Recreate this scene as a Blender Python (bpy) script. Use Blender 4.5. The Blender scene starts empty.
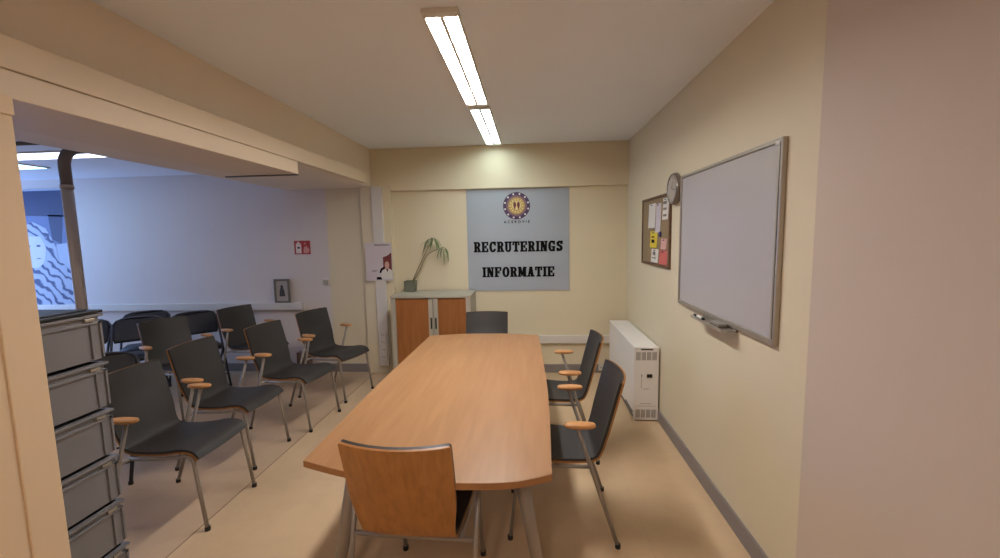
import bpy, bmesh, math, random
from mathutils import Vector, Matrix, noise
random.seed(7)
PI = math.pi
SC = bpy.context.scene
COL = SC.collection

# ------------------------------------------------------------------ camera, world, exposure
cam_d = bpy.data.cameras.new('camera')
cam = bpy.data.objects.new('camera', cam_d); COL.objects.link(cam)
cam_d.sensor_fit = 'HORIZONTAL'; cam_d.sensor_width = 36.0; cam_d.lens = 420.0*36/1000
cam_d.clip_start = 0.02; cam_d.clip_end = 100
fwd = Vector((30, 44, -420)).normalized()                 # the room's depth axis in camera axes
up = -Vector((79, -4065, -420)); up -= fwd*(up @ fwd); up.normalize()
rgt = fwd.cross(up)
cam.matrix_world = Matrix.Translation((0, 0, 1.6)) @ Matrix((rgt, fwd, up)).to_4x4()
SC.camera = cam
world = bpy.data.worlds.new('world'); SC.world = world; world.use_nodes = True
world.node_tree.nodes['Background'].inputs[0].default_value = (0.6, 0.65, 0.8, 1)
world.node_tree.nodes['Background'].inputs[1].default_value = 0.3
SC.view_settings.view_transform = 'Standard'; SC.view_settings.look = 'None'
SC.view_settings.gamma = 1.0; SC.view_settings.use_curve_mapping = False
SC.view_settings.exposure = 0.17
LAMP_WARM, LAMP_COOL, LAMP_ASSUMED, PANEL = 72.0, 14.0, 46.0, 3.5

def area_light(name, loc, rot, sx, sy, power, color):
    d = bpy.data.lights.new(name, 'AREA'); d.shape = 'RECTANGLE'; d.size = sx; d.size_y = sy
    d.energy = power; d.color = color
    o = bpy.data.objects.new(name, d); COL.objects.link(o); o.location = loc; o.rotation_euler = rot
    return o
# blue light added at an assumed, unseen side window of the adjoining room
area_light('assumed_window_light', (-6.99, 3.85, 1.4), (0, -PI/2, 0), 1.5, 1.4, 52, (0.29, 0.49, 1.0))

# ------------------------------------------------------------------ materials
def lin(c):
    return tuple(((v/255)/12.92 if v/255 <= 0.04045 else ((v/255+0.055)/1.055)**2.4) for v in c)

def mat(name, rgb, rough=0.6, metal=0.0, var=0.0, scale=8.0, bump=0.0, bscale=200.0, spec=0.5, stretch=(1, 1, 1)):
    m = bpy.data.materials.new(name); m.use_nodes = True
    nt = m.node_tree; b = nt.nodes['Principled BSDF']
    c = lin(rgb)
    b.inputs['Base Color'].default_value = (*c, 1); b.inputs['Roughness'].default_value = rough
    b.inputs['Metallic'].default_value = metal; b.inputs['Specular IOR Level'].default_value = spec
    tc = nt.nodes.new('ShaderNodeTexCoord'); mp = nt.nodes.new('ShaderNodeMapping')
    mp.inputs['Scale'].default_value = stretch
    nt.links.new(tc.outputs['Object'], mp.inputs[0])
    if var:
        n = nt.nodes.new('ShaderNodeTexNoise'); n.inputs['Scale'].default_value = scale; n.inputs['Detail'].default_value = 5
        nt.links.new(mp.outputs[0], n.inputs['Vector'])
        mx = nt.nodes.new('ShaderNodeMix'); mx.data_type = 'RGBA'
        mx.inputs['A'].default_value = (*[v*(1-var) for v in c], 1); mx.inputs['B'].default_value = (*[min(1, v*(1+var)) for v in c], 1)
        nt.links.new(n.outputs['Fac'], mx.inputs['Factor']); nt.links.new(mx.outputs['Result'], b.inputs['Base Color'])
    if bump:
        n2 = nt.nodes.new('ShaderNodeTexNoise'); n2.inputs['Scale'].default_value = bscale
        nt.links.new(mp.outputs[0], n2.inputs['Vector'])
        bp = nt.nodes.new('ShaderNodeBump'); bp.inputs['Strength'].default_value = bump; bp.inputs['Distance'].default_value = 0.002
        nt.links.new(n2.outputs['Fac'], bp.inputs['Height']); nt.links.new(bp.outputs[0], b.inputs['Normal'])
    return m

def wood(name, dark, light, rough=0.4, stretch=(1, 14, 14), scale=3.0):
    m = bpy.data.materials.new(name); m.use_nodes = True
    nt = m.node_tree; b = nt.nodes['Principled BSDF']; b.inputs['Roughness'].default_value = rough
    tc = nt.nodes.new('ShaderNodeTexCoord'); mp = nt.nodes.new('ShaderNodeMapping'); mp.inputs['Scale'].default_value = stretch
    nt.links.new(tc.outputs['Object'], mp.inputs[0])
    n = nt.nodes.new('ShaderNodeTexNoise'); n.inputs['Scale'].default_value = scale; n.inputs['Detail'].default_value = 8
    n.inputs['Distortion'].default_value = 0.4
    nt.links.new(mp.outputs[0], n.inputs['Vector'])
    r = nt.nodes.new('ShaderNodeValToRGB')
    r.color_ramp.elements[0].position = 0.3; r.color_ramp.elements[0].color = (*lin(dark), 1)
    r.color_ramp.elements[1].position = 0.72; r.color_ramp.elements[1].color = (*lin(light), 1)
    nt.links.new(n.outputs['Fac'], r.inputs[0]); nt.links.new(r.outputs[0], b.inputs['Base Color'])
    return m

def emit(name, rgb, strength):
    m = bpy.data.materials.new(name); m.use_nodes = True
    b = m.node_tree.nodes['Principled BSDF']
    b.inputs['Base Color'].default_value = (0.8, 0.8, 0.8, 1)
    b.inputs['Emission Color'].default_value = (*lin(rgb), 1); b.inputs['Emission Strength'].default_value = strength
    return m

def floor_mat(name, a, bcol, joint):
    m = bpy.data.materials.new(name); m.use_nodes = True
    nt = m.node_tree; b = nt.nodes['Principled BSDF']; b.inputs['Roughness'].default_value = 0.42
    b.inputs['Specular IOR Level'].default_value = 0.4
    tc = nt.nodes.new('ShaderNodeTexCoord')
    n = nt.nodes.new('ShaderNodeTexNoise'); n.inputs['Scale'].default_value = 2.2; n.inputs['Detail'].default_value = 9; n.inputs['Roughness'].default_value = 0.65
    nt.links.new(tc.outputs['Object'], n.inputs['Vector'])
    r = nt.nodes.new('ShaderNodeValToRGB')
    r.color_ramp.elements[0].position = 0.3; r.color_ramp.elements[0].color = (*lin(a), 1)
    r.color_ramp.elements[1].position = 0.7; r.color_ramp.elements[1].color = (*lin(bcol), 1)
    nt.links.new(n.outputs['Fac'], r.inputs[0])
    br = nt.nodes.new('ShaderNodeTexBrick'); br.offset = 0.0
    br.inputs['Scale'].default_value = 1.0; br.inputs['Brick Width'].default_value = 0.6; br.inputs['Row Height'].default_value = 0.6
    br.inputs['Mortar Size'].default_value = 0.0022; br.inputs['Mortar Smooth'].default_value = 0.4
    br.inputs['Color1'].default_value = (1, 1, 1, 1); br.inputs['Color2'].default_value = (0.985, 0.985, 0.985, 1); br.inputs['Mortar'].default_value = (*joint, 1)
    nt.links.new(tc.outputs['Object'], br.inputs['Vector'])
    mx = nt.nodes.new('ShaderNodeMix'); mx.data_type = 'RGBA'; mx.blend_type = 'MULTIPLY'; mx.inputs['Factor'].default_value = 1.0
    nt.links.new(r.outputs[0], mx.inputs['A']); nt.links.new(br.outputs['Color'], mx.inputs['B'])
    nt.links.new(mx.outputs['Result'], b.inputs['Base Color'])
    n2 = nt.nodes.new('ShaderNodeTexNoise'); n2.inputs['Scale'].default_value = 90
    nt.links.new(tc.outputs['Object'], n2.inputs['Vector'])
    bp = nt.nodes.new('ShaderNodeBump'); bp.inputs['Strength'].default_value = 0.08; bp.inputs['Distance'].default_value = 0.002
    nt.links.new(n2.outputs['Fac'], bp.inputs['Height']); nt.links.new(bp.outputs[0], b.inputs['Normal'])
    return m

M = {}
M['wall'] = mat('cream_paint', (222, 209, 178), 0.55, var=0.03, scale=1.5, bump=0.15, bscale=120)
M['wall_white'] = mat('white_paint', (218, 208, 202), 0.6, var=0.03, scale=1.2, bump=0.12, bscale=120)
M['wall_near'] = mat('beige_paint', (212, 198, 182), 0.6, var=0.03, scale=1.5, bump=0.15, bscale=120)
M['ceil'] = mat('ceiling_paint', (238, 243, 252), 0.75, var=0.02, scale=2, bump=0.1, bscale=90)
M['beam'] = mat('beam_paint', (232, 216, 194), 0.6, var=0.03, scale=1.5)
M['board'] = mat('board_paint', (226, 208, 180), 0.5, var=0.02, scale=1.5)
M['jamb'] = mat('jamb_paint', (228, 202, 166), 0.55, var=0.03, scale=1.5)
M['soffit'] = mat('soffit_paint', (216, 200, 190), 0.65, var=0.02, scale=2)
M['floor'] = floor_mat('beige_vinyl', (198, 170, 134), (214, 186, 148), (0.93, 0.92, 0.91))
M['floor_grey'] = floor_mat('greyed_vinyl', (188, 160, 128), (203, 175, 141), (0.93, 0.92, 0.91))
M['seam'] = mat('floor_seam', (140, 116, 92), 0.6)
M['skirt'] = mat('skirting_grey', (134, 126, 122), 0.5, var=0.05)
M['white_pl'] = mat('white_plastic', (214, 208, 200), 0.4, var=0.01)
M['white_metal'] = mat('white_enamel', (234, 230, 224), 0.4, var=0.01)
M['slot'] = mat('dark_slot', (40, 36, 32), 0.7)
M['grille'] = mat('grille_grey', (120, 112, 102), 0.7)  # one even grey for heater slits, feet, clock marks and print
M['black'] = mat('black_plastic', (22, 22, 22), 0.45)
M['uph'] = mat('charcoal_fabric', (50, 47, 45), 0.5, var=0.12, scale=60, bump=0.2, bscale=400, spec=0.6)
M['ply'] = wood('beech_plywood', (160, 108, 56), (184, 130, 72), 0.38, (10, 10, 1.2), 4.0)
M['pad'] = wood('beech_armrest', (196, 138, 84), (218, 164, 108), 0.35, (1.5, 14, 14), 4.0)
M['table'] = wood('beech_laminate', (166, 121, 80), (178, 133, 91), 0.34, (9, 0.8, 9), 3.0)
M['edge'] = wood('beech_edging', (162, 114, 70), (174, 126, 80), 0.4, (3, 3, 9), 3.0)
M['tube'] = mat('grey_tube', (158, 150, 140), 0.4, 0.35, var=0.03)
M['foot'] = mat('rubber_foot', (44, 42, 40), 0.7)
M['crate'] = mat('grey_crate_plastic', (128, 126, 128), 0.5, var=0.04, scale=5)
M['crate_in'] = mat('dark_figure', (70, 66, 62), 0.7)  # dark tone of the figure in the picture frame
M['alu'] = mat('aluminium', (178, 170, 158), 0.35, 0.6, var=0.03)
M['wb'] = mat('whiteboard_enamel', (180, 176, 176), 0.16, var=0.01, spec=0.5)
M['cork'] = mat('cork', (146, 124, 92), 0.9, var=0.25, scale=90, bump=0.3, bscale=150)
M['frame_wood'] = wood('brown_frame', (84, 56, 34), (112, 78, 50), 0.5, (1, 1, 8), 4.0)
M['cab'] = mat('cabinet_grey', (176, 170, 154), 0.45, var=0.02)
M['tambour'] = wood('tambour_wood', (146, 90, 44), (166, 106, 56), 0.45, (14, 14, 1.0), 3.0)
M['ink'] = mat('black_print', (16, 15, 15), 0.8, spec=0.15)
M['banner'] = mat('grey_banner', (166, 172, 180), 0.7, var=0.03, scale=3)
M['purple'] = mat('purple_print', (74, 52, 86), 0.6)
M['gold'] = mat('gold_print', (188, 152, 88), 0.6, var=0.1, scale=40)
M['gold2'] = mat('pale_gold_print', (226, 204, 140), 0.6)
M['maroon'] = mat('maroon_print', (112, 46, 46), 0.6)
M['paper'] = mat('paper_white', (222, 216, 206), 0.7, var=0.02)
M['lilac'] = mat('lilac_paper', (206, 196, 200), 0.6, var=0.05, scale=8)
M['yellow'] = mat('yellow_paper', (226, 200, 60), 0.7)
M['pink'] = mat('red_paper', (204, 104, 96), 0.7)
M['pinkpale'] = mat('pale_pink_paper', (210, 160, 150), 0.7)
M['blue'] = mat('blue_pin', (50, 46, 110), 0.5)
M['skin'] = mat('print_skin', (206, 164, 146), 0.7)
M['red'] = mat('sign_red', (176, 56, 52), 0.5)
M['signwhite'] = mat('sign_white', (228, 214, 206), 0.6)
M['steel'] = mat('galvanised_steel', (172, 160, 154), 0.45, 0.0, var=0.1, scale=6)
M['dark_steel'] = mat('dark_steel', (112, 104, 102), 0.45, 0.0, var=0.1, scale=6)
M['pot'] = mat('grey_green_pot', (108, 110, 92), 0.6, var=0.06)
M['soil'] = mat('soil', (58, 44, 32), 0.95, var=0.2, scale=60)
M['leaf'] = mat('leaf_green', (104, 118, 72), 0.55, var=0.25, scale=12)
M['stem'] = mat('stem_brown', (112, 104, 72), 0.7, var=0.15, scale=30)
M['clockface'] = mat('clock_face', (176, 166, 152), 0.45)
M['clockrim'] = mat('clock_rim', (132, 122, 112), 0.35, 0.5)
M['cardboard'] = mat('brown_card', (128, 104, 92), 0.8, var=0.06)
M['fold_black'] = mat('folding_seat_black', (36, 36, 42), 0.55, var=0.1, scale=20)
M['fold_tube'] = mat('folding_tube_grey', (74, 74, 82), 0.35, 0.6)
M['mur_pale'] = mat('mural_pale', (176, 186, 208), 0.6, var=0.08, scale=4)
M['mur_dark'] = mat('mural_navy', (52, 62, 100), 0.6, var=0.15, scale=3)
M['mur_mid'] = mat('mural_blue', (104, 118, 160), 0.6, var=0.12, scale=4)
M['lamp_body'] = mat('lamp_housing', (226, 222, 214), 0.5)
M['lamp_warm'] = emit('lamp_warm_tube', (255, 250, 250), LAMP_WARM)
M['lamp_cool'] = emit('lamp_cool_tube', (226, 252, 255), LAMP_COOL)
M['lamp_assumed'] = emit('lamp_assumed_tube', (255, 238, 232), LAMP_ASSUMED)  # glow of the assumed, unseen lamp behind the camera
M['panel_a'] = emit('panel_white', (226, 232, 255), PANEL)
M['panel_fill'] = emit('panel_warm_fill', (255, 236, 216), 11.0)
M['panel_b'] = emit('panel_cyan', (170, 232, 255), PANEL)

def mural_cloth():
    m = bpy.data.materials.new('mural_cloth'); m.use_nodes = True
    nt = m.node_tree; b = nt.nodes['Principled BSDF']; b.inputs['Roughness'].default_value = 0.6
    tc = nt.nodes.new('ShaderNodeTexCoord'); w = nt.nodes.new('ShaderNodeTexWave')
    w.inputs['Scale'].default_value = 4.2; w.bands_direction = 'DIAGONAL'; w.inputs['Distortion'].default_value = 7; w.inputs['Detail'].default_value = 2; w.inputs['Detail Scale'].default_value = 1.2
    nt.links.new(tc.outputs['Object'], w.inputs['Vector'])
    r = nt.nodes.new('ShaderNodeValToRGB')
    r.color_ramp.elements[0].position = 0.08; r.color_ramp.elements[0].color = (*lin((58, 68, 110)), 1)
    r.color_ramp.elements[1].position = 0.42; r.color_ramp.elements[1].color = (*lin((176, 184, 206)), 1)
    nt.links.new(w.outputs['Fac'], r.inputs[0]); nt.links.new(r.outputs[0], b.inputs['Base Color'])
    return m
M['mur_cloth'] = mural_cloth()

# ------------------------------------------------------------------ mesh helpers
def obj(name, bm, m, parent=None, smooth=False, loc=None):
    me = bpy.data.meshes.new(name); bmesh.ops.recalc_face_normals(bm, faces=bm.faces); bm.to_mesh(me); bm.free()
    for mm in (m if isinstance(m, (list, tuple)) else [m]): me.materials.append(mm)
    if smooth:
        for p in me.polygons: p.use_smooth = True
    o = bpy.data.objects.new(name, me); COL.objects.link(o)
    if parent: o.parent = parent
    if loc: o.location = loc
    return o

def tag(o, label, cat, group=None):
    o['label'] = label; o['category'] = cat
    if group: o['group'] = group
    return o

def thing(name, label, cat, loc=(0, 0, 0), rz=0.0, group=None):
    o = bpy.data.objects.new(name, None); o.empty_display_size = 0.1; COL.objects.link(o)
    o.location = loc; o.rotation_euler = (0, 0, rz)
    return tag(o, label, cat, group)

def dup(root, loc, rz, label, group=None):
    def cp(o, parent):
        c = o.copy(); COL.objects.link(c)
        if parent: c.parent = parent
        for ch in list(o.children): cp(ch, c)
        return c
    r = cp(root, None); r.location = loc; r.rotation_euler = (0, 0, rz); r['label'] = label
    if group: r['group'] = group
    return r

def box(bm, lo, hi, bev=0.0, seg=2):
    lo = [min(a, b) for a, b in zip(lo, hi)], [max(a, b) for a, b in zip(lo, hi)]
    lo, hi = lo
    v = [bm.verts.new((x, y, z)) for x in (lo[0], hi[0]) for y in (lo[1], hi[1]) for z in (lo[2], hi[2])]
    q = [(0, 1, 3, 2), (4, 6, 7, 5), (0, 4, 5, 1), (2, 3, 7, 6), (0, 2, 6, 4), (1, 5, 7, 3)]
    fs = [bm.faces.new([v[i] for i in f]) for f in q]
    if bev > 0:
        es = list({e for f in fs for e in f.edges})
        bmesh.ops.bevel(bm, geom=es, offset=bev, segments=seg, affect='EDGES', profile=0.5)
    return bm

def B(lo, hi, bev=0.0):
    return box(bmesh.new(), lo, hi, bev)

def tube(bm, pts, r, n=10, caps=True):
    pts = [Vector(p) for p in pts]; rs = r if isinstance(r, (list, tuple)) else [r]*len(pts)
    rings = []; ref = None
    for i, p in enumerate(pts):
        d = (pts[min(i+1, len(pts)-1)] - pts[max(i-1, 0)]).normalized()
        if ref is None:
            ref = d.orthogonal().normalized()
        a = ref - d*(ref @ d)
        a = a.normalized() if a.length > 1e-6 else d.orthogonal().normalized()
        ref = a; b = d.cross(a)
        rings.append([bm.verts.new(p + (a*math.cos(2*PI*k/n) + b*math.sin(2*PI*k/n))*rs[i]) for k in range(n)])
    for A, C in zip(rings, rings[1:]):
        for k in range(n): bm.faces.new((A[k], A[(k+1) % n], C[(k+1) % n], C[k]))
    if caps:
        bm.faces.new(rings[0][::-1]); bm.faces.new(rings[-1])
    return bm

def spline(pts, per=6):
    P = [Vector(p) for p in pts]; out = []
    for i in range(len(P)-1):
        p0 = P[max(i-1, 0)]; p1 = P[i]; p2 = P[i+1]; p3 = P[min(i+2, len(P)-1)]
        for k in range(per):
            t = k/per
            out.append(0.5*((2*p1) + (p2-p0)*t + (2*p0-5*p1+4*p2-p3)*t*t + (3*p1-p0-3*p2+p3)*t**3))
    out.append(P[-1]); return out

def prism(bm, poly, axis, a, b):
    """extrude a 2-D outline along an axis: axis 0 -> (y,z) outline, 1 -> (x,z), 2 -> (x,y)"""
    def P(u, v, w): return ((w, u, v), (u, w, v), (u, v, w))[axis]
    A = [bm.verts.new(P(u, v, a)) for u, v in poly]; C = [bm.verts.new(P(u, v, b)) for u, v in poly]
    n = len(poly); bm.faces.new(A); bm.faces.new(C[::-1])
    for i in range(n): bm.faces.new((A[i], C[i], C[(i+1) % n], A[(i+1) % n]))
    return bm

def disc(bm, c, axis, r, t, n=40, ry=None):
    poly = [(c[0]+math.cos(2*PI*k/n)*r, c[1]+math.sin(2*PI*k/n)*(ry or r)) for k in range(n)]
    return prism(bm, poly, axis, c[2], c[2]+t)

def ring(bm, cu, cv, ro, ri, axis, a, b, n=48, oro=None, ori=None, a0=0.0, a1=2*PI):
    """flat annulus (or a piece of one) with thickness"""
    full = abs(a1-a0-2*PI) < 1e-6; m = n if full else n+1
    def P(u, v, w): return ((w, u, v), (u, w, v), (u, v, w))[axis]
    vs = []
    for k in range(m):
        t = a0+(a1-a0)*k/n; c, s = math.cos(t), math.sin(t)
        vs.append([bm.verts.new(P(cu+c*ro, cv+s*(oro or ro), a)), bm.verts.new(P(cu+c*ri, cv+s*(ori or ri), a)),
                   bm.verts.new(P(cu+c*ri, cv+s*(ori or ri), b)), bm.verts.new(P(cu+c*ro, cv+s*(oro or ro), b))])
    for k in range(n if full else n):
        A = vs[k]; C = vs[(k+1) % m]
        if not full and k == m-1: break
        for i in range(4): bm.faces.new((A[i], A[(i+1) % 4], C[(i+1) % 4], C[i]))
    if not full:
        bm.faces.new(vs[0]); bm.faces.new(vs[-1][::-1])
    return bm

def autosmooth(o, ang=40):
    me = o.data
    for p in me.polygons: p.use_smooth = True
    b = bmesh.new(); b.from_mesh(me)
    for e in b.edges:
        if len(e.link_faces) == 2 and e.calc_face_angle(0) > math.radians(ang): e.smooth = False
    b.to_mesh(me); b.free()

def struct(name, bm, m, smooth=False):
    o = obj(name, bm, m, None, smooth); o['kind'] = 'structure'; return o

# ------------------------------------------------------------------ the room
XR, YB, HC = 1.08, 4.80, 2.60
HL = 2.385                                       # ceiling of the adjoining room
XS = -1.865                                      # floor seam between the two rooms
struct('floor', B((XS, -2.6, -0.1), (1.9, YB, 0.0)), M['floor'])
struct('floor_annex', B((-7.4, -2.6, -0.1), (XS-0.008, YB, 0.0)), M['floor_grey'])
struct('trim_1', B((XS-0.008, -2.6, -0.1), (XS, YB, 0.0005)), M['seam'])
struct('ceiling', B((-1.80, -2.6, HC), (1.9, YB, HC+0.1)), M['ceil'])
struct('ceiling_annex', B((-7.4, -2.6, HL), (-2.85, YB, HL+0.1)), M['ceil'])
struct('wall_back', B((-2.37, YB, 0), (1.9, YB+0.12, HC+0.1)), M['wall'])
struct('wall_annex', B((-7.4, YB, 0), (-2.37, YB+0.12, HC+0.1)), M['wall_white'])
struct('wall_right', B((XR, 1.69, 0), (XR+0.12, YB, HC+0.1)), M['wall'])
bm = bmesh.new()
prism(bm, [(XR, 1.69), (XR+0.12, 1.69), (1.9, -0.2), (1.9, -2.6), (1.62, -2.6), (1.62, 0.1)], 2, 0, HC+0.1)
struct('wall_entrance', bm, M['wall_near'])
struct('wall_front', B((-7.4, -2.72, 0), (1.9, -2.6, HC+0.1)), M['wall'])
# adjoining room: unseen side wall with an assumed window opening
bm = bmesh.new()
box(bm, (-7.0, -2.6, 0), (-6.88, 3.1, HC)); box(bm, (-7.0, 4.6, 0), (-6.88, YB, HC))
box(bm, (-7.0, 3.1, 0), (-6.88, 4.6, 0.6)); box(bm, (-7.0, 3.1, 2.2), (-6.88, 4.6, HC))
struct('wall_side', bm, M['wall_white'])
bm = bmesh.new()
for y in (3.1, 3.82, 4.54): box(bm, (-6.97, y, 0.6), (-6.91, y+0.06, 2.2))
for z in (0.6, 2.14): box(bm, (-6.97, 3.1, z), (-6.91, 4.6, z+0.06))
struct('assumed_window_1', bm, M['white_pl'])  # assumed window frame, unseen, added to go with the blue light
# the partition at the left of the camera, its end trim, and the beam over the opening
struct('wall_left', B((-1.84, -2.6, 0), (-1.729, 1.335, 2.09)), M['jamb'])
struct('trim_2', B((-1.745, 1.225, 0), (-1.722, 1.336, 2.03), 0.004), M['jamb'])
struct('trim_3', B((-1.745, -2.6, 2.03), (-1.715, 1.338, 2.092), 0.004), M['jamb'])
bm = bmesh.new()
box(bm, (-2.85, -2.6, 2.18), (-1.80, YB, HC+0.1))
struct('beam_soffit', bm, M['beam'])
struct('trim_4', B((-1.80, -2.6, 2.183), (-1.722, 4.46, 2.292), 0.004), M['board'])
struct('trim_5', B((-2.172, -2.6, 2.088), (-1.726, 3.10, 2.18), 0.003), M['board'])
struct('trim_9', B((-2.30, 3.09, 2.079), (-1.727, 3.112, 2.0875), 0.001), M['dark_steel'])
# cross beam on the far wall, pilaster beside the opening
bm = bmesh.new(); prism(bm, [(4.755, 2.128), (YB, 2.128), (YB, HC), (4.755, HC)], 0, -1.80, XR)
struct('beam_back', bm, M['wall'])
struct('column_1', B((-1.93, 4.74, 0), (-1.58, YB, 2.18), 0.004), M['wall'])
# skirting
bm = bmesh.new(); box(bm, (XR-0.014, 1.69, 0), (XR, YB, 0.10), 0.003); struct('baseboard_right', bm, M['skirt'])
struct('baseboard_back', B((-1.58, YB-0.014, 0), (XR-0.014, YB, 0.10), 0.003), M['skirt'])
struct('baseboard_annex', B((-6.88, YB-0.014, 0), (-1.93, YB, 0.10), 0.003), M['skirt'])
# cable trunking: dado runs and the vertical run on the pilaster
bm = bmesh.new(); box(bm, (-6.88, YB-0.05, 0.765), (-2.70, YB, 0.85), 0.006)
struct('trim_6', bm, M['white_pl'])
struct('trim_7', B((-0.55, YB-0.045, 0.355), (1.05, YB, 0.445), 0.006), M['white_pl'])
struct('trim_8', B((-1.785, 4.70, 0.10), (-1.665, 4.74, 2.18), 0.005), M['white_pl'])

# ------------------------------------------------------------------ conference table
t = thing('conference_table', 'long pale beech conference table with bowed edges on splayed grey legs', 'table', (-0.42, 2.55, 0))
TZ = 0.72
ctl = [(-0.916, 1.535), (-0.70, 1.462), (-0.45, 1.415), (-0.22, 1.408), (-0.06, 1.425), (0.070, 1.477)]
ol = [(p.x, p.y) for p in spline([(x, y, 0) for x, y in ctl], 6)]
ol += [(p.x, p.y) for p in spline([(0.070, 1.477, 0), (0.087, 2.05, 0), (0.088, 2.6, 0), (0.065, 3.66, 0)], 6)]
ol += [(p.x, p.y) for p in spline([(0.065, 3.66, 0), (-0.2, 3.71, 0), (-0.42, 3.72, 0), (-0.64, 3.705, 0), (-0.905, 3.64, 0)], 6)]
ol += [(p.x, p.y) for p in spline([(-0.905, 3.64, 0), (-0.926, 2.6, 0), (-0.925, 2.05, 0), (-0.916, 1.535, 0)], 6)]
seen = []; 
for p in ol:
    if not seen or (abs(p[0]-seen[-1][0]) + abs(p[1]-seen[-1][1])) > 1e-4: seen.append(p)
if abs(seen[0][0]-seen[-1][0]) + abs(seen[0][1]-seen[-1][1]) < 1e-4: seen.pop()
ol = [(x+0.42, y-2.55) for x, y in seen]
bm = bmesh.new(); prism(bm, ol, 2, TZ-0.026, TZ-0.001)
obj('edge_band', bm, M['edge'], t)
def inset(poly, d):
    n = len(poly); out = []
    cx = sum(p[0] for p in poly)/n; cy = sum(p[1] for p in poly)/n
    for x, y in poly:
        out.append((x - math.copysign(min(d, abs(x-cx)), x-cx), y - math.copysign(min(d, abs(y-cy)), y-cy)))
    return out
bm = bmesh.new(); prism(bm, inset(ol, 0.0015), 2, TZ-0.004, TZ)
obj('tabletop', bm, M['table'], t)
bm = bmesh.new()
for x in (-0.33, 0.33): box(bm, (x-0.02, -0.85, TZ-0.066), (x+0.02, 0.85, TZ-0.027), 0.003)
for y in (-0.80, 0.80): box(bm, (-0.34, y-0.02, TZ-0.066), (0.34, y+0.02, TZ-0.027), 0.003)
obj('underframe', bm, M['tube'], t)
for sx in (-1, 1):
    for sy in (-1, 1):
        bm = bmesh.new()
        a = Vector((sx*0.355+(0.03 if sx < 0 else 0), sy*0.90, TZ-0.03)); b = Vector((sx*0.475+(0.025 if sx < 0 else 0), sy*0.93, 0.02))
        tube(bm, [a, a.lerp(b, 0.5), b], [0.031, 0.027, 0.022], 14)
        lg = obj('leg', bm, M['tube'], t, True)
        obj('foot_cap', disc(bmesh.new(), (b.x, b.y, 0.0), 2, 0.026, 0.022, 16), M['foot'], lg)

# ------------------------------------------------------------------ armchairs
PROFILE = spline([(-0.318, 0, 0.855), (-0.3125, 0, 0.835), (-0.292, 0, 0.76), (-0.266, 0, 0.66), (-0.240, 0, 0.56), (-0.219, 0, 0.486), (-0.194, 0, 0.444),
                  (-0.140, 0, 0.428), (-0.06, 0, 0.426), (0.04, 0, 0.433), (0.12, 0, 0.446), (0.175, 0, 0.447), (0.212, 0, 0.435), (0.231, 0, 0.415), (0.238, 0, 0.405)], 4)
def shell_bm(t0, t1, trim, skip0=0, skip1=0, hw=0.203):
    """curved seat-and-back sheet between two offsets along the profile normal"""
    P = PROFILE[skip0:len(PROFILE)-skip1 if skip1 else None]; n = len(P); nv = 15
    bm = bmesh.new(); grids = []
    for off in (t0, t1):
        g = []
        for i, p in enumerate(P):
            d = (P[min(i+1, n-1)] - P[max(i-1, 0)]).normalized()
            nr = Vector((-d.z, 0, d.x));
            if nr.z + nr.x < 0: nr = -nr
            f = i/(n-1)
            back = max(0.0, min(1.0, (p.z-0.45)/0.25))
            w = hw - trim - 0.017*math.exp(-((p.z-0.47)/0.09)**2)*(1 if p.x < -0.1 else math.exp(-((p.x+0.1)/0.12)**2)) + 0.003*back
            endd = min(i, n-1-i)
            if endd < 3: w -= (0.008, 0.002, 0.0)[endd]
            row = []
            for j in range(nv):
                v = -1 + 2*j/(nv-1)
                q = p + nr*off
                q = q - Vector((0.040*back*(1-v*v), 0, 0)) - Vector((0, 0, 0.008*(1-back)*(1-v*v)))
                row.append(bm.verts.new((q.x, w*v, q.z)))
            g.append(row)
        grids.append(g)
    A, C = grids
    for i in range(n-1):
        for j in range(nv-1):
            bm.faces.new((A[i][j], A[i+1][j], A[i+1][j+1], A[i][j+1])); bm.faces.new((C[i][j], C[i][j+1], C[i+1][j+1], C[i+1][j]))
        for j in (0, nv-1): bm.faces.new((A[i][j], C[i][j], C[i+1][j], A[i+1][j]))
    for i in (0, n-1):
        for j in range(nv-1): bm.faces.new((A[i][j], A[i][j+1], C[i][j+1], C[i][j]))
    return bm

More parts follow.
